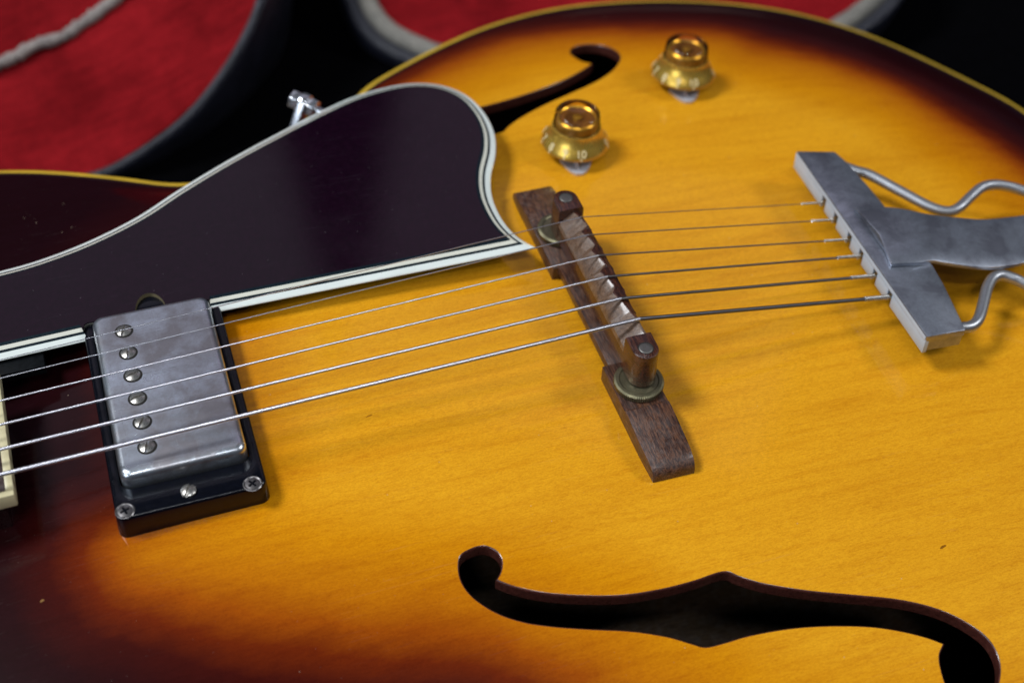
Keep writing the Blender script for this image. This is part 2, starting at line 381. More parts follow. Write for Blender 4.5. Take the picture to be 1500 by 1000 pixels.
# ------------------------------------------------------------------ body outline and arch
def ze(x): return -44.8-.04*(x-150)                       # plane of the body edge, strings are z = 0
def edge_pt(px, py):
    d = ray(px, py); t = (-44.8-.04*(CC[0]-150)-CC[2])/(d[2]+.04*d[0]); return (CC+t*d)[:2]
tre = [edge_pt(*q) for q in [(0,250),(60,250),(140,256),(210,264),(275,271)]]
tre += [(57, 134), (85, 148)]
tre += [edge_pt(*q) for q in [(530,131),(560,113),(600,90),(650,65),(700,43),(760,24),(820,11),(880,4),(960,0),(1050,3),(1130,12),(1200,27),(1260,46),(1320,70),(1380,98),(1440,128),(1500,161)]]
tre = np.array(tre)
tail = [(397, 45), (402, 0), (397, -45)]
bass = [(x, -y) for x, y in tre[::-1] if x > 20]
out_c = [(-125, 26), (-80, 28), (-78, 48), (-84, 78), (-104, 108), (-116, 132), (-96, 154), (-70, 158)] + [tuple(q) for q in tre] + tail + bass + \
        [(0, -140), (-40, -154), (-80, -150), (-112, -120), (-128, -75), (-130, -28)]
OUT = ccw(resample(catmull(out_c, 8, True), 3.0))
for _ in range(14): OUT = OUT*.5+(np.roll(OUT, 1, 0)+np.roll(OUT, -1, 0))*.25
# soap-film height over the outline
gx0, gy0, gs = -150., -240., 4.
NX, NY = 150, 121
GX, GY = np.meshgrid(gx0+gs*np.arange(NX), gy0+gs*np.arange(NY), indexing='ij')
mask = inside(np.stack([GX.ravel(), GY.ravel()], 1), OUT).reshape(NX, NY)
U = np.zeros((NX, NY)); dd = dist_poly(np.stack([GX.ravel(), GY.ravel()], 1), OUT[::3]).reshape(NX, NY)
U[mask] = dd[mask]*60
par = (np.add.outer(np.arange(NX), np.arange(NY)) % 2) == 0
for it in range(700):
    for pc in (par, ~par):
        nb = np.zeros_like(U); nb[1:-1, 1:-1] = (U[2:, 1:-1]+U[:-2, 1:-1]+U[1:-1, 2:]+U[1:-1, :-2]+gs*gs)/4
        sel = mask & pc; U[sel] += 1.85*(nb[sel]-U[sel])
T = U/U.max()
def arch(t):
    t = np.clip(t, 0, 1); t = t*t/(t+.10)*1.1; return 22.5*(1-(1-np.clip(t, 0, 1))**2.2)
Hh = arch(T)
for _ in range(3):
    Hh[1:-1, 1:-1] = (4*Hh[1:-1, 1:-1]+Hh[2:, 1:-1]+Hh[:-2, 1:-1]+Hh[1:-1, 2:]+Hh[1:-1, :-2])/8
def cub(p0, p1, p2, p3, t): return p1+.5*t*(p2-p0+t*(2*p0-5*p1+4*p2-p3+t*(3*(p1-p2)+p3-p0)))
def top_z(x, y):
    x = np.atleast_1d(np.asarray(x, float)); y = np.atleast_1d(np.asarray(y, float))
    u = np.clip((x-gx0)/gs, 1, NX-3.01); v = np.clip((y-gy0)/gs, 1, NY-3.01); i = u.astype(int); j = v.astype(int); u -= i; v -= j
    r = [cub(Hh[i+a, j-1], Hh[i+a, j], Hh[i+a, j+1], Hh[i+a, j+2], v) for a in (-1, 0, 1, 2)]
    return ze(x)+cub(*r, u)
def on_top(px, py):
    z = -22.
    for _ in range(12):
        p = at_z(px, py, z); z = float(top_z(p[0], p[1])[0])
    return at_z(px, py, z)
def top_normal(x, y):
    e = 3.; dx = (top_z(x+e, y)-top_z(x-e, y))[0]/(2*e); dy = (top_z(x, y+e)-top_z(x, y-e))[0]/(2*e)
    n = np.array([-dx, -dy, 1]); return n/np.linalg.norm(n)

# ------------------------------------------------------------------ the guitar
GB = (147, 0, -128)
guitar = empty('archtop_guitar', GB)
guitar['label'] = 'sunburst hollow-body archtop guitar with white-edged dark pickguard, six strings and two gold knobs'
guitar['category'] = 'guitar'

FH = [(674,817),(689,805),(709,800),(726,807),(734,820),(733,836),(726,849),
      (755,860),(800,869),(858,873),(915,872),(972,863),(1018,851),(1050,840),(1067,838),(1084,845),(1122,856),(1185,866),(1248,872),(1316,879),(1368,891),
      (1408,908),(1443,932),(1460,958),(1464,984),(1457,1010),(1436,1026),(1410,1024),(1389,1006),(1380,982),(1377,960),(1384,942),
      (1357,932),(1316,922),(1271,916),(1213,915),(1156,919),(1099,929),(1064,939),(1034,946),(1013,941),(978,931),(927,923),(869,920),(812,916),(766,909),(726,895),(692,872),(675,846)]
corners = {6, 31}
def fcurve(F):
    P = np.array([on_top(*q)[:2] for q in F]); idx = sorted(corners); out = []
    seq = list(range(idx[0], idx[1]+1)); out += list(catmull(P[seq], 6)[:-1])
    seq = list(range(idx[1], len(P)))+list(range(0, idx[0]+1)); out += list(catmull(P[seq], 6)[:-1])
    return ccw(np.array(out))
F_bass = fcurve(FH)
F_treb = ccw(np.stack([F_bass[:, 0], 1.0-F_bass[:, 1]], 1))
TREB_SHIFT = (0., 0.)
F_treb = F_treb+np.array(TREB_SHIFT)

def burst_value(P):
    """signed distance (mm) to the line where amber turns to red; positive is amber"""
    c = [on_top(*q)[:2] for q in [(165,795),(185,848),(250,872),(325,893),(425,910),(525,925),(625,930),(725,945),(850,985),(930,1060)]]
    lo = [(150, -182), (250, -196), (330, -150), (368, -80), (376, -10)]
    hi = [on_top(*q)[:2] for q in [(1530,275),(1500,254),(1470,230),(1410,188),(1350,152),(1290,122),(1200,91),(1110,70),(1050,52),(930,49),(850,50),(760,62),(690,84),(630,108),(560,152)]]
    lf = [(88, 112), (50, 95), (10, 72), (6, 50), (3, 20), (-2, -20), (-9, -38)]
    poly = ccw(catmull([tuple(q) for q in c]+lo+[tuple(q) for q in hi]+lf, 5, True))
    d = dist_poly(P, poly); d[~inside(P, poly)] *= -1
    return d
def build_top():
    inner = offset(OUT, 3.4)
    step = 2.6
    X, Y = np.meshgrid(np.arange(-150, 410, step), np.arange(-225, 225, step), indexing='ij')
    G = np.stack([X.ravel(), Y.ravel()], 1)
    G += rng.uniform(-.02, .02, G.shape)
    G = G[inside(G, inner)]
    G = G[dist_poly(G, inner[::2]) > 1.6]
    rings = []
    for F in (F_bass, F_treb):
        o1 = offset(F, -.45); rings.append(o1)
        G = G[~inside(G, offset(F, -2.0))]
    V = [tuple(q) for q in inner]; E = [(i, (i+1) % len(inner)) for i in range(len(inner))]
    spans = []
    for r in rings:
        n = len(V); V += [tuple(q) for q in r]; E += [(n+i, n+(i+1) % len(r)) for i in range(len(r))]; spans.append((n, len(r)))
    V += [tuple(q) for q in G]
    vo, eo, fo, *_ = delaunay_2d_cdt([Vector(q) for q in V], E, [], 0, 1e-5)
    vo = np.array([tuple(q) for q in vo]); fo = np.array([f for f in fo if len(f) == 3])
    c = vo[fo].mean(1)
    ok = inside(c, inner)
    for r in rings: ok &= ~inside(c, r)
    fo = fo[ok]; z = top_z(vo[:, 0], vo[:, 1])
    de = dist_poly(vo, OUT[::2]); tt = np.clip((de-3)/11, 0, 1); tt = tt*tt*(3-2*tt); z = tt*z+(1-tt)*(ze(vo[:, 0])+.45*(de/3.4)**1.4); b = burst_value(vo)
    me = bpy.data.meshes.new('top_plate')
    g0 = np.array(GB)
    me.from_pydata([((x-g0[0])*MM, (y-g0[1])*MM, (q-g0[2])*MM) for (x, y), q in zip(vo, z)], [], [tuple(int(i) for i in f) for f in fo])
    a = me.attributes.new('burst', 'FLOAT', 'POINT'); a.data.foreach_set('value', np.clip(b/100+.5, 0, 1).astype(np.float32))
    bm = bmesh.new(); bm.from_mesh(me)
    for f in bm.faces:
        f.smooth = True
        if f.normal.z < 0: f.normal_flip()
    bm.to_mesh(me); bm.free()
    tp = link('top_plate', me, M['top'], guitar, None, GB)
    # sound-hole walls: a small rounded lip and the cut thickness of the plate
    for F in (F_bass, F_treb):
        mb = MB(); L = []
        for off, dz in ((-.45, 0), (-.2, -.09), (0, -.4), (.05, -1.2), (.05, -4.4)):
            q = offset(F, off); L.append([(x, y, k+dz) for (x, y), k in zip(q, top_z(q[:, 0], q[:, 1]))])
        mb.loops(L); mb.build('sound_hole_edge', M['hole_wall'], tp, smooth=50)
    q = OUT; mb = MB()                                        # under side of the plate
    me2 = me.copy(); me2.name = 'plate_underside'
    me2.materials.clear()
    for v in me2.vertices: v.co.z -= 4.35*MM
    u = link('plate_underside', me2, M['inner'], tp, None, GB)
    return tp
top = build_top()
# edge binding in three plies
OZ = top_z(OUT[:, 0], OUT[:, 1])
def strip(o0, o1, dz, wall=0):
    mb = MB(); a = offset(OUT, o0); b = offset(OUT, o1)
    zz = lambda x, o: ze(x)+.45*(max(o, .3)/3.4)**1.4
    L = [[(x, y, zz(x, o1)+dz) for x, y in b], [(x, y, zz(x, o0)+dz) for x, y in a]]
    if wall:
        a2 = offset(OUT, o0-.5); L[1] = [(x, y, zz(x, o0+.3)+dz) for x, y in offset(OUT, o0+.3)]
        L += [[(x, y, ze(x)-.3) for x, y in a2], [(x, y, ze(x)-wall) for x, y in a2]]
    mb.loops(L); return mb
bd = strip(0, 1.7, .05, 7).build('binding', M['bind'], guitar, smooth=50)
strip(1.7, 2.2, .02).build('purfling', M['bind_line'], bd)
strip(2.2, 3.5, .03).build('inner_purfling', M['side'], bd)
mb = MB(); so = offset(OUT, -.3)
mb.loops([[(x, y, ze(x)-6.9) for x, y in so], [(x, y, ze(x)-78) for x, y in so]]); mb.build('side', M['side'], guitar, smooth=50)
mb = MB(); mb.loops([[(x, y, ze(x)-78) for x, y in so], [(x, y, ze(x)-84) for x, y in offset(OUT, 3)]], cap1=True); mb.build('back', M['side'], guitar, smooth=0)

mb = MB(); q_ = offset(OUT, 4); vb = [(x, y, ze(x)-76) for x, y in q_]; mb.add(vb, [tuple(range(len(vb)))]); mb.build('back_inside', M['raw_wood'], guitar, smooth=0)
# ------------------------------------------------------------------ pickup
def rrect(hx, hy, r, z, cx=0, cy=0, n=6):
    P = []
    for sx, sy, a0 in ((1, 1, 0), (-1, 1, 90), (-1, -1, 180), (1, -1, 270)):
        for k in range(n+1):
            a = math.radians(a0+90*k/n); P.append((cx+sx*(hx-r)+r*math.cos(a), cy+sy*(hy-r)+r*math.sin(a), z))
    return P
ZC = -6.66
mb = MB(); L = [rrect(19.05, 34.3, 3.2, -21)]
L.append(rrect(19.0, 34.25, 3.2, ZC-2.3))
for k in range(1, 7):
    a = math.pi/2*k/6; L.append(rrect(19.0-2.2*(1-math.cos(a)), 34.25-2.2*(1-math.cos(a)), 3.2-1.6*(1-math.cos(a)), ZC-2.3+2.3*math.sin(a)))
mb.loops(L, cap1=True)
cover = mb.build('pickup', M['nickel'], guitar, smooth=60)
mb = MB()
L = [rrect(22.9, 45.7, 3.0, -23.5), rrect(22.7, 45.5, 3.0, -17.5), rrect(22.4, 45.2, 2.8, -12.9), rrect(22.2, 44.9, 2.7, -12.3), rrect(21.7, 44.4, 2.4, -12.0),
     rrect(19.9, 35.0, 3.6, -12.0), rrect(19.5, 34.7, 3.5, -12.3), rrect(19.45, 34.6, 3.5, -21)]
# the short ends taper: narrower rim along the long sides comes from the opening itself
mb.loops(L); ring = mb.build('mounting_ring', M['ring'], cover, smooth=50)
def screw_mesh(r, h, slot_w, slot_d, ang, name, phillips=False):
    """domed head with a real slot sunk in it"""
    mb = MB(); n = 24; NR = 7
    vs = [(0, 0, h)]; fs = []
    def zz(x, y):
        rr = math.hypot(x, y)/r; z = h*(1-.75*rr*rr)
        u = x*math.cos(ang)+y*math.sin(ang); v = -x*math.sin(ang)+y*math.cos(ang)
        if abs(v) < slot_w/2 and (not phillips or abs(u) < r*.62): z -= slot_d
        elif phillips and abs(u) < slot_w/2 and abs(v) < r*.62: z -= slot_d
        return z
    K = 26; g = np.linspace(-r, r, K); idx = {}
    for i, x in enumerate(g):
        for j, y in enumerate(g):
            rr = max(abs(x), abs(y)); q = math.hypot(x, y); s = rr/q if q > 1e-9 else 1   # square to disc
            X, Y = x*s, y*s; idx[i, j] = len(mb.v); mb.v.append((X, Y, zz(X, Y)))
    for i in range(K-1):
        for j in range(K-1): mb.f.append((idx[i, j], idx[i+1, j], idx[i+1, j+1], idx[i, j+1]))
    rim = [idx[i, 0] for i in range(K)]+[idx[K-1, j] for j in range(1, K)]+[idx[i, K-1] for i in range(K-2, -1, -1)]+[idx[0, j] for j in range(K-2, 0, -1)]
    low = []
    for k in rim:
        x, y, _ = mb.v[k]; low.append(len(mb.v)); mb.v.append((x, y, -.8))
    for a in range(len(rim)): b = (a+1) % len(rim); mb.f.append((rim[a], rim[b], low[b], low[a]))
    me = mb.mesh(name); shade(me, 35); return me
PY = [24.75-9.9*i for i in range(6)]
for i, y in enumerate(PY):
    me = screw_mesh(2.35, .75, .62, .75, math.radians([62, 80, 15, 12, 55, 70][i]), 'pole_screw'); me.materials.append(M['screw'])
    o = link('pole_screw', me, M['screw'], cover, None, (-9.5, y, ZC+.1))
    mb = MB(); mb.lathe([(2.3, .02), (2.85, .05), (3.0, 0)], (0, 0, 0), 32)
    mb.f = [f for f in mb.f if len(f) == 4]
    link('pole_gap_shade', mb.mesh('pole_gap_shade'), M['slot'], cover, 40, (-9.5, y, ZC+.01))  # flat dark ring painted as the shade of the gap round the screw
def ring_screw(px, py, r, mat, ang, ph, h=.5, z=-12):
    p = at_z(px, py, z); me = screw_mesh(r, h, .75 if not ph else .6, .6, math.radians(ang), 'ring_screw', ph)
    return link('ring_screw' if ph else 'height_screw', me, mat, cover, None, tuple(p))
for px, py, a in ((183, 748, 20), (370, 708, 35)):
    o = ring_screw(px, py, 2.2, M['screw_dark'], a, True, .35)
    p = WORLD[o.name]; mb = MB(); mb.lathe([(2.2, .05), (2.6, .28), (2.95, .03)], (0, 0, 0), 28); mb.f = [f for f in mb.f if len(f) == 4]
    link('screw_rim', mb.mesh('screw_rim'), M['screw_dark'], cover, 60, tuple(p))
for x in (-18.2, 18.2):
    me = screw_mesh(2.2, .35, .6, .6, .3, 'ring_screw', True); link('ring_screw', me, M['screw_dark'], cover, None, (x, 39.4, -12))
ring_screw(276, 718, 2.3, M['screw'], 62, False, 1.0, -11.5)
me = screw_mesh(2.3, 1.0, .7, .6, .6, 'height_screw'); link('height_screw', me, M['screw_dark'], cover, None, (.3, 38.6, -15.5))

# ------------------------------------------------------------------ pickguard
ZG = -10.4; ZGB = -12.7
G_px = [(-60,410),(0,397),(60,380),(130,353),(200,318),(260,279),(330,237),(400,199),(470,163),(520,141),(570,127),(610,122),(650,126),(685,141),(710,166),(724,195),(726,225),(719,260),(722,292),(738,325),(760,348),(786,363)]
Gp = catmull([at_z(x, y, ZGB)[:2] for x, y in G_px], 7)
Gp = resample(Gp, 1.6, False)
pA = at_z(786, 363, ZGB)[:2]; pB = at_z(309, 458, ZGB)[:2]; pC = at_z(129, 498, ZGB)[:2]; pD = at_z(-80, 546, ZGB)[:2]
nearR = resample(np.array([pA, pB]), 3, False)[1:]
# notch round the pickup, with the half-round bite for the height screw
notch = [(19.6, 34.9), (10, 35.3)]
bite = [(5.0*math.cos(a)+.2, 35.3+8.3*math.sin(a)*1.0) for a in np.linspace(0.12, math.pi-.12, 16)]
notch += bite+[(-10, 35.3), (-20.5, 35.6)]
cnr = [(-23.3+2.8*math.cos(a), 32.8+2.8*math.sin(a)) for a in np.linspace(math.pi/2*.9, 0, 5)] if False else [(-21.6, 35.0), (-22.3, 33.2)]
nearL = resample(np.array([pC, pD]), 3, False)
full = [tuple(q) for q in Gp]+[tuple(q) for q in nearR]+notch+cnr+[tuple(q) for q in nearL]
full = np.array(full)
n1, n2, n3 = len(Gp), len(nearR), len(notch)+len(cnr)
we = np.ones(len(full)); we[n1+n2-1:n1+n2+n3] = 0        # per edge: no bevel inside the notch
tip = n1-1
area_s = np.sum(full[:, 0]*np.roll(full[:, 1], -1)-np.roll(full[:, 0], -1)*full[:, 1])
if area_s < 0:
    full = full[::-1]; we = np.roll(we[::-1], -1); tip = len(full)-1-tip
tip = int(np.argmax(full[:, 0]+0*full[:, 1])) if False else int(np.argmin(np.linalg.norm(full-pA, axis=1)))
def inset(d):
    P = full; m = len(P); e = np.roll(P, -1, 0)-P; e /= np.linalg.norm(e, axis=1)[:, None]; n = np.stack([-e[:, 1], e[:, 0]], 1); o = []
    for i in range(m):
        a, b = (i-1) % m, i; da, db = d*we[a], d*we[b]; cr = e[a][0]*e[b][1]-e[a][1]*e[b][0]
        if abs(cr) < .08 or da+db < 1e-6: o.append(P[i]+(n[a]+n[b])*.5*(da+db)*.5); continue
        A_ = np.array([n[a], n[b]]); rhs = np.array([n[a]@P[i]+da, n[b]@P[i]+db]); q = np.linalg.solve(A_, rhs)
        if np.linalg.norm(q-P[i]) > 3.2*d+.01: q = P[i]+(q-P[i])/np.linalg.norm(q-P[i])*3.2*d
        o.append(q)
    o = np.array(o); Q = o[tip]
    for sg in (1, -1):
        ed_ = e[tip] if sg == 1 else -e[tip-1]
        for k in range(1, 14):
            i = (tip+sg*k) % m
            if (o[i]-Q)@ed_ < 0: o[i] = Q
    return o
def gloop(d, z): return [(x, y, ZG+z) for x, y in inset(d)]
D = [.25, 2.15, 3.1, 4.35, 5.5]
mats = ['white', 'black', 'cream', 'black']
body = gloop(5.5, 0)
vo, eo, fo, *_ = delaunay_2d_cdt([Vector(q[:2]) for q in body], [(i, (i+1) % len(body)) for i in range(len(body))], [], 1, 1e-6)
vv = np.array([tuple(q) for q in vo]); ff = [f for f in fo if inside(np.array([vv[list(f)].mean(0)]), np.array(body)[:, :2])[0]]
mb = MB(); mb.add([(x, y, ZG) for x, y in vv], ff)
mb.loops([[(x, y, ZG-2.9) for x, y, z in gloop(.3, 0)], [(x, y, ZG-2.9) for x, y, z in gloop(5.5, 0)]]); bq = gloop(5.5, 0)
mb.loops([[(x, y, ZG-.01) for x, y, z in bq], [(x, y, ZG-2.9) for x, y, z in bq]])
guard = mb.build('pickguard', M['guard'], guitar, smooth=0)
mb = MB(); mb.loops([gloop(.3, -2.9), gloop(0, -2.5), gloop(.25, -2.2)]); mb.build('pickguard_edge', M['white'], guard, smooth=0)
zl = [-2.2, -1.35, -1.02, -.4, 0]
for k in range(4):
    mb = MB(); mb.loops([gloop(D[k], zl[k]), gloop(D[k+1], zl[k+1])])
    mb.f = [f for f in mb.f if True]
    mb.build('binding_ply', M[mats[k]], guard, smooth=0)
# raw edge of the half-round bite
mb = MB(); mb.loops([[(x, y, ZG-.02) for x, y in bite], [(x*.99, (y-35.3)*.985+35.3, ZG-2.9) for x, y in bite]], ring=False)
mb.build('bite_edge', M['raw_edge'], guard, smooth=30)
# mounting block under the guard by the fretboard
p0 = at_z(3, 548, -15.5); p1 = at_z(66, 532, -15.5)
mb = MB(); mb.box(p0[0]-8, p1[0], p0[1]-1.5, p0[1]+12, -18, -14.2); mb.build('mounting_block', M['block'], guard, bevel=.4)
# side bracket: strap, threaded rod, two nuts, beyond the guard in the cutaway
c0 = at_z(446, 153, -17)
br = MB(); ax = np.array([.72, -.66, -.16]); ax /= np.linalg.norm(ax)
dn = np.array([-.10, -.50, -.86]); sd = np.cross(ax, dn); sd /= np.linalg.norm(sd); dn = np.cross(sd, ax)
L = []
for t_ in (-1.9, 1.9):
    prof = [c0+ax*t_*.9+4.3*(math.cos(a)*sd-math.sin(a)*dn) for a in np.linspace(0, math.pi, 12)]
    prof += [c0+ax*t_*.9-3.4*sd+dn*40, c0+ax*t_*.9+3.4*sd+dn*40]; L.append(prof)
br.loops(L, cap0=True, cap1=True); bracket = br.build('side_bracket', M['chrome'], guitar, bevel=.3, smooth=40)
mb = MB(); mb.tube([c0-ax*6.3, c0+ax*30], 1.6, 12); mb.build('bracket_rod', M['chrome'], bracket)
for s0, s1 in ((-5.6, -2.1), (2.1, 5.4)):
    mb = MB(); mb.loops([[c0+ax*t_+3.9*(math.cos(a)*sd+math.sin(a)*dn) for a in np.linspace(0, 2*math.pi, 7)[:-1]+.3] for t_ in (s0, s1)], cap0=True, cap1=True)
    mb.build('hex_nut', M['chrome'], bracket, bevel=.3)

# ------------------------------------------------------------------ fretboard end
e0 = at_z(21, 724, -4.5); e1 = at_z(0, 563, -4.5); ed = (e1-e0)[:2]; ed /= np.linalg.norm(ed); al = np.array([-1., -.02])
def fb(u, v): q = e0[:2]+ed*u+al*v; return (q[0], q[1])
def slab(u0, u1, v0, v1, z0, z1):
    mb = MB(); P = [fb(u0, v0), fb(u1, v0), fb(u1, v1), fb(u0, v1)]
    mb.loops([[(*q, z0) for q in P], [(*q, z1) for q in P]], cap0=True, cap1=True); return mb
board = slab(2.3, 49, 2.4, 70, -10, -4.5).build('fretboard', M['board'], guitar, bevel=.1)
slab(0, 2.3, 0, 70, -10, -4.48).build('binding', M['board_bind'], board, bevel=.5)
slab(2.3, 51, 0, 2.4, -10, -4.47).build('end_binding', M['board_bind'], board, bevel=.35)
slab(49, 51, 2.4, 70, -10, -4.49).build('binding', M['board_bind'], board, bevel=.35)
slab(3, 48, 4, 70, -30, -10).build('neck_extension', M['side'], guitar)
mb = MB()
for v in (19,):
    a = fb(2.3, v); b = fb(49, v); mb.tube([(*a, -4.2), (*b, -4.2)], 1.1, 10)
mb.build('fret', M['screw'], board)

# ------------------------------------------------------------------ bridge
BX = 144.9
def prism_y(stations):
    """stations: (y, x0, x1, z0, z1) -> closed skin along y"""
    mb = MB(); mb.loops([[(x0, y, z0), (x1, y, z0), (x1, y, z1), (x0, y, z1)] for y, x0, x1, z0, z1 in stations], cap0=True, cap1=True); return mb
st = []
def foot(sgn, y0, tip):
    rows = [(y0, -15.6), (47, -15.6), (47.4, -15.1), (50, -15.1), (54, -15.7), (58, -16.3), (62, -16.7), (65, -17.1), (67.2, -17.8), (68.7, -19.0), (69.4, -20.6), (69.6, -22.8)]
    out = []
    for y, z1 in rows:
        w_ = 7.6-.5*max(0, (y-60)/10)
        yy = y if y < 48 else 48+(y-48)*(tip-48)/(69.6-48)
        out.append((sgn*yy, BX-w_, BX+w_, float(top_z(BX, sgn*yy)[0])-1.2, max(z1+(0 if sgn < 0 else -.6), float(top_z(BX, sgn*yy)[0])+.3)))
    return out
near = foot(-1, 27, 71.6); far = foot(1, 21.5, 67.5)
base = prism_y([(-27.2, BX-5.6, BX+6.4, -19.2, -15.6), (21.7, BX-5.6, BX+6.4, -19.2, -15.6)]).build('bridge', M['rose'], guitar, bevel=.4, smooth=35)
prism_y(near).build('bridge_foot', M['rose'], base, bevel=.35, smooth=28)
prism_y(far).build('bridge_foot', M['rose'], base, bevel=.35, smooth=28)
# saddle: end posts and six staggered string seats
sx = 146.7
bx_px = [(852,318),(862,344),(877,374),(890,405),(910,437),(937,467)]
B = [at_z(x, y, .2 if i in (0, 5) else 1.0) for i, (x, y) in enumerate(bx_px)]
SP = 10.38; BY = [27.1-SP*i for i in range(6)]
ZB = [0, .8, 1.2, 1.2, .8, 0]
# x where each string breaks over its ridge
RX = [B[i][0] for i in range(6)]
seg = [(32.2, BY[0]-SP/2)]+[(BY[i]+SP/2, BY[i]-SP/2) for i in range(1, 5)]+[(BY[5]+SP/2, -31.8)]
rows = []
yy = np.arange(31.9, -31.6, -.32)
def ridge(y):
    """break line of the string seats: slants within each seat, steps back between seats"""
    k = (BY[0]+SP/2-y)/SP; i = int(np.clip(math.floor(k), 0, 5)); u = k-i
    def val(i_, u_): return RX[i_]+(u_-.5)*2.7
    x = val(i, np.clip(u, 0, 1))
    if u < .12 and i > 0: t_ = .5+.5*u/.12; x = val(i-1, 1)*(1-t_)+val(i, .12)*t_ if False else val(i, u)*t_+val(i-1, 1)*(1-t_)
    if u > .88 and i < 5: t_ = .5*(u-.88)/.12; x = val(i, u)*(1-t_)+val(i+1, 0)*t_
    return x, u, i
for y in yy:
    x, u, i = ridge(y); z = np.interp((BY[0]-y)/SP, range(6), ZB)-.2-.5*abs(np.clip(u, 0, 1)-.5)*2
    lo_, hi_ = 142.2, 150.9-.55*(1-abs(2*np.clip(u, 0, 1)-1)**3)
    x = min(x, hi_-1.0)
    rows.append([(lo_, y, -12.8), (lo_, y, -6.2), (lo_+.35, y, -4.6), (max(lo_+.9, x-2.6), y, z-1.9), (x-.35, y, z-.12), (x, y, z), (x+.5, y, z-.15), (hi_-.15, y, z-1.1), (hi_, y, z-1.9), (151.2, y, -6), (151.2, y, -12.8)])
mb = MB(); mb.loops(rows, cap0=True, cap1=True)
saddle = mb.build('saddle', M['rose_dark'], guitar, smooth=38)
saddle.data.materials.append(M['rose_worn'])
for p in saddle.data.polygons:
    c = p.center*1000
    if c.z > -6 and c.x < ridge(c.y)[0]-.3: p.material_index = 1
for sgn, cy in ((-1, -37.0), (1, 37.3)):
    mb = MB(); c = (146.7, cy)
    def ush(r, z, ins=0):
        P = []
        for a in np.linspace(-math.pi/2, math.pi/2, 15):
            P.append((c[0]+r*math.sin(a), c[1]+sgn*r*math.cos(a), z))
        P.append((c[0]+r, c[1]-sgn*6.0, z)); P.append((c[0]-r, c[1]-sgn*6.0, z)); return P
    mb.loops([ush(4.65, -12.8), ush(4.6, -8), ush(4.5, .2), ush(4.3, .75), ush(3.9, .95)], cap0=True, cap1=True)
    ob = mb.build('post_end', M['rose_dark'], saddle, smooth=40)
    mb = MB(); mb.lathe([(2.6, 0), (2.45, .12), (2.2, .02)], (c[0]+.1, c[1]+sgn*.1, .96), 28); mb.f = [f for f in mb.f if len(f) == 4]
    mb.build('post_gap_shade', M['slot'], saddle, smooth=60)  # raised dark ring in place of the shaded gap round the post
    mb = MB(); mb.lathe([(2.25, 0), (2.2, .05), (1.6, -.25+.35), (0, .12)], (c[0]+.1, c[1]+sgn*.1, .97), 28); mb.build('post', M['post'], saddle, smooth=60)
    # thumb wheel with knurled rim
    mb = MB(); n = 144; L = []
    def wl(r, z, kn=0): return [(c[0]-.9+(r+(kn if k % 2 else 0))*math.cos(2*math.pi*k/n), c[1]-sgn*(-.6)+(r+(kn if k % 2 else 0))*math.sin(2*math.pi*k/n), z) for k in range(n)]
    mb.loops([wl(7.4, -15.58), wl(8.0, -15.2, .28), wl(8.0, -13.6, .28), wl(7.5, -13.1), wl(6.6, -13.0), wl(6.2, -13.25), wl(3, -13.25)], cap0=True, cap1=True)
    mb.build('thumb_wheel', M['brass'], base, smooth=25)

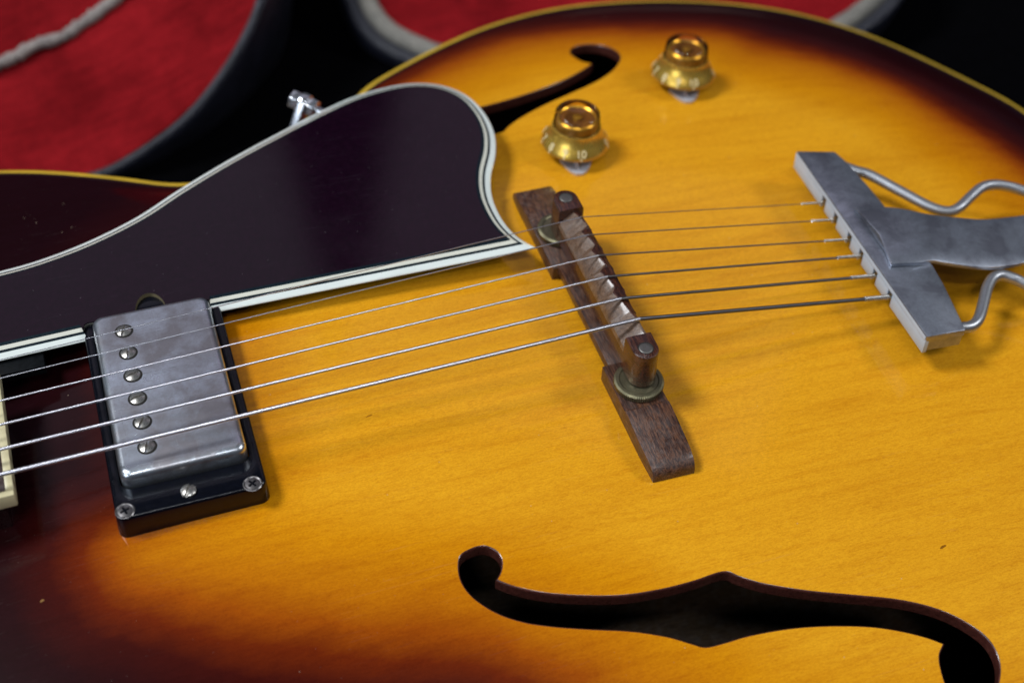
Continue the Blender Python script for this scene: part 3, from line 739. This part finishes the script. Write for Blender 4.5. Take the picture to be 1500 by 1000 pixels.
# ------------------------------------------------------------------ knobs
def text_mesh(s, size):
    cu = bpy.data.curves.new('numeral', 'FONT'); cu.body = s; cu.size = size; cu.align_x = 'CENTER'; cu.align_y = 'CENTER'; cu.extrude = .00006; cu.offset = .00005
    o = bpy.data.objects.new('tmp', cu); COL.objects.link(o); dg = bpy.context.evaluated_depsgraph_get(); dg.update()
    me = bpy.data.meshes.new_from_object(o.evaluated_get(dg)); bpy.data.objects.remove(o); return me
NUM = {}
def knob(px, py, rot):
    z = -20.
    for _ in range(10):
        p = at_z(px, py, z); z = float(top_z(p[0], p[1])[0])+5.6
    x, y = p[0], p[1]; zb = float(top_z(x, y)[0]); n = top_normal(x, y)
    q = Vector((0, 0, 1)).rotation_difference(Vector(n)).to_matrix().to_4x4()
    root = empty('control_knob', (x, y, zb), guitar); root.rotation_euler = q.to_euler()
    def part(mb_, nm, mt, sm=40):
        me = mb_.mesh(nm); shade(me, sm); me.materials.append(mt); o = bpy.data.objects.new(nm, me); COL.objects.link(o); o.parent = root; return o
    mb = MB(); mb.lathe([(3, 1), (12.0, 4.9), (12.9, 5.0), (13.2, 5.35), (13.1, 6.0), (12.6, 7.0), (11.5, 8.5), (10.6, 9.8), (10.0, 11.0), (9.6, 12.2), (9.45, 13.1), (9.1, 13.3), (8.2, 13.2), (8.0, 12.6), (0, 12.6)], n=64); part(mb, 'knob_skirt', M['gold'])
    mb = MB(); mb.lathe([(9.15, 13.35), (9.0, 15), (8.6, 18.6), (8.1, 19.3), (7.4, 19.5), (6.8, 19.2), (6.3, 18.8), (0, 18.7)], n=64); part(mb, 'knob_cap', M['clear'], 50)
    mb = MB(); mb.lathe([(8.3, 13.3), (8.0, 16.2), (7.7, 16.6), (6.9, 16.6), (6.8, 16.1)], n=48); mb.f = [f for f in mb.f if len(f) == 4]; part(mb, 'knob_core', M['amber_core'])
    mb = MB(); mb.lathe([(6.8, 15.9), (6.8, 16.05), (0, 16.05)], n=48); part(mb, 'core_floor', M['gold_dark'])
    mb = MB(); mb.lathe([(7.85, 16.45), (7.3, 16.95), (6.75, 16.5)], n=48); mb.f = [f for f in mb.f if len(f) == 4]; part(mb, 'core_ring', M['gold'])
    mb = MB(); mb.lathe([(1.9, 16.1), (1.8, 16.9), (1.2, 17.1), (0, 17.15)], n=24); part(mb, 'core_dot', M['gold'])
    mb = MB(); mb.lathe([(4.6, .2), (4.6, 3.0), (3.2, 3.2), (3.2, 5)], n=6); part(mb, 'shaft_nut', M['pointer'], 20)
    # pointer washer: disc with a tongue
    P = [(5.2*math.cos(a), 5.2*math.sin(a)) for a in np.linspace(math.radians(-35), math.radians(215), 20)]
    P += [(-6.4, -5.4), (-4.6, -10.2), (-2.8, -13.2), (-1.0, -14.6), (1.0, -14.6), (2.8, -13.2), (4.6, -10.2), (6.4, -5.4)]
    mb = MB(); mb.loops([[(a, b, .1) for a, b in P], [(a, b, 1.0) for a, b in P]], cap0=True, cap1=True)
    w_ = part(mb, 'pointer_washer', M['pointer'], 20); w_.rotation_euler.z = math.radians(-12)
    mb = MB(); mb.add([(-1.5, -8, 1), (1.5, -8, 1), (0, -14, 1.05), (0, -8, 2.6)], [(0, 2, 3), (2, 1, 3), (1, 0, 3)]); o = part(mb, 'pointer_ridge', M['pointer'], 0); o.rotation_euler.z = math.radians(-12)
    # numerals 0 to 10 and tick marks round the skirt
    tilt = math.atan2(8.9-6.0, 13.1-11.2)
    for k in range(11):
        a = math.radians(rot+k*29.5)
        s = str(k)
        if s not in NUM: NUM[s] = text_mesh(s, .0042); NUM[s].materials.append(M['numeral'])
        r, zz = 12.25, 7.95
        X = Vector((-math.sin(a), math.cos(a), 0)); R_ = Vector((math.cos(a), math.sin(a), 0))
        Yv = (Vector((0, 0, 1))*math.sin(tilt)-R_*math.cos(tilt)); Nv = X.cross(Yv)
        m = Matrix((X, Yv, Nv)).transposed().to_4x4(); m.translation = (R_*r+Vector((0, 0, zz)))*MM+Nv*.00004
        o = bpy.data.objects.new('numeral', NUM[s]); COL.objects.link(o); o.parent = root; o.matrix_local = m
        mb = MB(); mb.box(-.22, .22, -.5, .5, -.05, .12)
        if 'tick' not in NUM: NUM['tick'] = mb.mesh('tick_mark'); NUM['tick'].materials.append(M['numeral'])
        m2 = m.copy(); m2.translation = (R_*13.05+Vector((0, 0, 6.15)))*MM+Nv*.00006
        o = bpy.data.objects.new('tick_mark', NUM['tick']); COL.objects.link(o); o.parent = root; o.matrix_local = m2
    return root
knob(842, 207, -35); knob(1000, 108, -30)

# ------------------------------------------------------------------ tailpiece
ZT = -10.
fr = [(1167,221),(1358,493)]; bk = [(1223,222),(1238,235),(1270,270),(1298,304),(1332,344),(1366,388),(1382,415),(1415,483)]
A = at_z(*fr[0], ZT)[:2]; Z_ = at_z(*fr[1], ZT)[:2]; bkp = [at_z(*q, ZT)[:2] for q in bk]
poly = [A]
# front edge with string slots
tl_px = [(1207,297),(1222,322),(1242,351),(1261,375),(1282,404),(1303,435)]
TS = [at_z(x, y, -15.2) for x, y in tl_px]
fy = [q[1] for q in TS]
def front_x(y): t_ = (y-A[1])/(Z_[1]-A[1]); return A[0]+(Z_[0]-A[0])*t_
P = [tuple(Z_)]+[tuple(q) for q in bkp[::-1]]+[tuple(A)]
P = np.array(P)
def tp_loop(P_, z): return [(x, y, z) for x, y in P_]
mb = MB(); mb.loops([tp_loop(P, -12.9), tp_loop(P, -10.0)], cap0=True, cap1=True)
tailp = mb.build('tailpiece', M['tail'], guitar, bevel=.45, smooth=35)
# lower front lip cut by six slots: seven blocks and the rear web
ys = [A[1]]+[q for y in fy for q in (y+1.4, y-1.4)]+[Z_[1]]
lip = []
for k in range(0, len(ys), 2):
    ya, yb = ys[k], ys[k+1]
    mb = MB(); Q = [(front_x(ya)-.02, ya), (front_x(yb)-.02, yb), (front_x(yb)+1.6, yb), (front_x(ya)+1.6, ya)]
    mb.loops([[(x+.3, y, -18.2) for x, y in Q], [(x, y, -11.9) for x, y in Q]], cap0=True, cap1=True)
    mb.build('front_lip', M['tail_face'], tailp, bevel=.15)
mb = MB(); Q = [(Z_[0]-.25, Z_[1]+.3), (A[0]-.25, A[1]-.3)]
mb.loops([[(Q[0][0], Q[0][1], -11.95), (Q[1][0], Q[1][1], -11.95)], [(Q[0][0]+.1, Q[0][1], -10.35), (Q[1][0]+.1, Q[1][1], -10.35)]], ring=False)
mb.build('front_face', M['tail_face'], tailp)
# hollow walls behind the lip
mb = MB(); Pi = offset(ccw(P), .3)
mb.loops([[(x, y, -17.5) for x, y in Pi], [(x, y, -12.9) for x, y in Pi]])
keep = []
for f in mb.f:
    c = np.mean([mb.v[i] for i in f], 0)
    if c[0] > front_x(c[1])+2: keep.append(f)
mb.f = keep; mb.build('rear_wall', M['tail'], tailp, smooth=30)
mb = MB(); mb.box(A[0]+5.2, A[0]+5.8, Z_[1]+2, A[1]-2, -17.3, -12.9); mb.build('inner_web', M['slot'], tailp)
# T-shaped tongue laid over the bar
def slabpx(top_px, zf, th):
    ps = [at_z(x, y, z) for (x, y), z in zip(top_px, zf)]; return ps
up_px = [(1252,303),(1275,304),(1300,303),(1330,307),(1358,313),(1400,318),(1440,321),(1475,318),(1500,315),(1560,305)]
lo_px = [(1306,386),(1322,385),(1345,384),(1366,381),(1385,384),(1420,389),(1450,391),(1480,388),(1500,384),(1560,370)]
zu = [-8.2,-8.2,-8.3,-8.6,-9.2,-10,-10.8,-11.5,-12,-13]
zlw = [-8.0,-8.0,-8.1,-8.6,-9.6,-10.8,-11.6,-12,-12.3,-13]
mid_px = [(1289,343),(1300,346),(1322,344),(1345,346),(1372,348),(1410,354),(1445,357),(1478,354),(1500,350),(1560,338)]
zm = [-7.9,-7.9,-8.0,-8.2,-8.9,-9.8,-10.7,-11.6,-12.3,-13.4]
Us = catmull([at_z(x, y, z) for (x, y), z in zip(up_px, zu)], 4); Ms = catmull([at_z(x, y, z) for (x, y), z in zip(mid_px, zm)], 4); Ls = catmull([at_z(x, y, z) for (x, y), z in zip(lo_px, zlw)], 4)
mb = MB(); rows = []
for u, m_, l in zip(Us, Ms, Ls):
    row = [u, u*.5+m_*.5+np.array([0, 0, .05]), m_, m_*.5+l*.5, l]; dz = np.array([0, 0, 1.7])
    rows.append([tuple(q) for q in row]+[tuple(q-dz) for q in row[::-1]])
mb.loops(rows, cap0=True, cap1=True); mb.build('tongue', M['tail'], tailp, bevel=.5, smooth=35, ang=50)
def rod(pts, r):
    mb = MB(); mb.tube(catmull([at_z(x, y, z) for x, y, z in pts], 8), r, 16); return mb.build('bent_rod', M['rod'], tailp, smooth=60)
rod([(1225,240,-15),(1252,250,-15),(1275,257,-15.5),(1320,281,-16.5),(1362,303,-17.5),(1388,310,-18),(1405,304,-17.5),(1422,288,-17),(1438,275,-16.5),(1455,271,-16.5),(1475,273,-17),(1500,280,-18),(1560,300,-20)], 2.0)
rod([(1385,478,-15),(1408,480,-15.2),(1424,477,-15.5),(1434,466,-15.5),(1441,442,-15.5),(1446,422,-15.5),(1454,408,-15.5),(1466,403,-15.5),(1482,407,-16),(1500,415,-17),(1560,445,-20)], 2.0)

# ------------------------------------------------------------------ strings
left_px = [527, 554, 587, 622, 658, 695]
rad = [.16, .22, .29, .40, .54, .70]
for i in range(6):
    bpt = np.array([RX[i], 0, 0]); b2 = at_z(*bx_px[i], 0)
    Bp = np.array([b2[0], b2[1], ZB[i]+rad[i]])
    # keep the break point on its traced line of sight
    t_ = at_z(*bx_px[i], ZB[i]+rad[i]); Bp = np.array([t_[0], t_[1], ZB[i]+rad[i]])
    Lp = at_z(0, left_px[i], .6+rad[i]*.3); dirn = (Lp-Bp)/np.linalg.norm(Lp-Bp)
    Sx = Lp+dirn*40
    E = TS[i]; wl = 9.5+i*.15; dirt = (E-Bp)/np.linalg.norm(E-Bp)
    pts = [Sx]+[Lp+(Bp-Lp)*k/16 for k in range(0, 17)]+[Bp+(E-Bp)*k/8 for k in range(1, 9)]+[E+dirt*3.5]
    mb = MB(); mb.tube(pts, rad[i], 16)
    s_ = mb.build('string', M['s_wound'] if i >= 2 else M['s_plain'], guitar, smooth=60)
    s_.data.materials.append(M['s_shade'])
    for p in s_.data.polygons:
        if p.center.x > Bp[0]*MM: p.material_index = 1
    # twisted end by the tailpiece
    a = np.cross([0, 0, 1], dirt); a /= np.linalg.norm(a); b = np.cross(dirt, a)
    mb = MB()
    for ph in (0, math.pi):
        H = []
        turns = 5.5; nn = 70
        for k in range(nn):
            u = k/(nn-1); q = E-dirt*wl*(1-u); an = ph+u*turns*2*math.pi; rr = rad[i]*.62+.16
            H.append(q+rr*(math.cos(an)*a+math.sin(an)*b))
        mb.tube(H, .14+rad[i]*.28, 7)
    mb.build('string_wrap', M['screw'], s_, smooth=60)
    mb = MB(); mb.tube([E+dirt*.3, E+dirt*3.4], [1.3, 1.3], 12); mb.build('ball_end', M['brass'], s_, smooth=40)

# ------------------------------------------------------------------ cases and cloth behind
mb = MB(); mb.add([(-4000, -3000, -134), (4000, -3000, -134), (4000, 5000, -134), (-4000, 5000, -134)], [(0, 1, 2, 3)])
o = mb.build('black_tablecloth', M['cloth'], None, smooth=0); o.name = 'table_surface'; o['kind'] = 'structure'
rt = np.array([.949, -.316, 0]); bk_ = np.array([.316, .949, 0])
def case(name, label, pts_px, extra, anchor, lean, piping, seam_px=None):
    an = at_z(*anchor, -126.); up = bk_*math.cos(lean)+np.array([0, 0, 1])*math.sin(lean); nm = np.cross(rt, up)   # towards the viewer
    if nm@(CC-an) < 0: nm = -nm
    def uv(px, py):
        d = ray(px, py); t_ = ((an-CC)@nm)/(d@nm); q = CC+d*t_-an; return np.array([q@rt, q@up])
    def W(u, v, h=0): return an+rt*u+up*v+nm*h
    P_ = ccw(resample(catmull([uv(*q) for q in pts_px]+[np.array(q) for q in extra], 10, True), 4))
    root = empty(name, tuple(W(0, 0))); root['label'] = label; root['category'] = 'guitar case'; root['group'] = 'open guitar cases behind the guitar'
    def ringmesh(spec, cap=False):
        m_ = MB(); L = []
        for off, h in spec:
            L.append([W(u, v, h) for u, v in offset(P_, off)])
        m_.loops(L, cap1=cap); return m_
    rw = 1 if piping else .6
    ringmesh([(3, -75), (-1.5, -70), (-1.5, -3), (0, -.4), (1.5, .3), (5.2*rw, .2), (6.4*rw, -.6)]).build('shell', M['shell'], root, smooth=50)
    sh = ringmesh([(3, -75), (40, -80)], True).build('lid_back', M['shell'], root)
    inn = 3.8
    if piping:
        k = np.array([0, .6, 2.2, 5.4, 8.6, 10.4, 11.0])*.95
        m_ = MB(); L = []
        for a_, h in zip(k, [-2, 0, 2.2, 3.2, 2.4, .4, -2]):
            L.append([W(u+random.uniform(-.25, .25), v+random.uniform(-.25, .25), h) for u, v in offset(P_, 6.2+a_)])
        m_.loops(L); m_.build('piping', M['piping'], root, smooth=60); inn = 15.9
    # lining: dished plush, with loose ripples
    q = offset(P_, inn); G0 = []
    lo0, hi0 = q.min(0), q.max(0)
    X, Y = np.meshgrid(np.arange(lo0[0], hi0[0], 7), np.arange(lo0[1], hi0[1], 7), indexing='ij'); G0 = np.stack([X.ravel(), Y.ravel()], 1)
    G0 = G0[inside(G0, q)]; G0 = G0[dist_poly(G0, q[::2]) > 4]
    V_ = np.vstack([q, G0]); E_ = [(i, (i+1) % len(q)) for i in range(len(q))]
    v2, e2, f2, *_ = delaunay_2d_cdt([Vector(a_) for a_ in V_], E_, [], 0, 1e-4)
    v2 = np.array([tuple(a_) for a_ in v2]); f2 = [f for f in f2 if inside(np.array([v2[list(f)].mean(0)]), q)[0]]
    d_ = dist_poly(v2, q[::2]); h = -.6-.0*d_-28*(1-np.exp(-d_/90))
    h += 1.0*np.sin(v2[:, 0]*.05+v2[:, 1]*.03)+.7*np.sin(v2[:, 1]*.11-v2[:, 0]*.07)
    m_ = MB(); m_.add([W(u, v, hh) for (u, v), hh in zip(v2, h)], f2); lin = m_.build('lining', M['red'], root, smooth=60)
    def hz(u, v):
        dq = dist_poly(np.array([[u, v]]), q[::2])[0]; return -.6-28*(1-math.exp(-dq/90))
    if seam_px:
        c_ = catmull([uv(*s) for s in seam_px], 14); m_ = MB()
        m_.tube([W(u+random.uniform(-.5, .5), v+random.uniform(-.6, .6), hz(u, v)+2.6) for u, v in c_], [2.9+random.uniform(-.6, .6) for _ in c_], 10)
        m_.build('seam_cord', M['seam'], root, smooth=60)
    return root
case('guitar_case', 'open case with plain red plush and a frayed grey seam, behind the cutaway at left',
     [(60,282),(110,270),(165,252),(225,216),(280,172),(325,118),(360,62),(384,8),(396,-50),(398,-120),(380,-200),(330,-280),(230,-340),(100,-355),(-60,-320),(-230,-210),(-330,0),(-290,170),(-150,270),(-40,290)], [],
     (165, 252), math.radians(38), False, [(-60,100),(-20,85),(10,72),(40,55),(80,42),(110,22),(150,-6),(190,-40)])
case('guitar_case', 'open case with red lining edged in thick pale piping, behind the lower bout',
     [(494,-50),(498,-20),(506,2),(520,32),(548,64),(590,88),(660,112),(850,150),(1060,125),(1190,88),(1270,46),(1325,-10),(1340,-80),(1300,-160),(1150,-225),(900,-250),(660,-220),(530,-140)], [],
     (590, 88), math.radians(30), True)
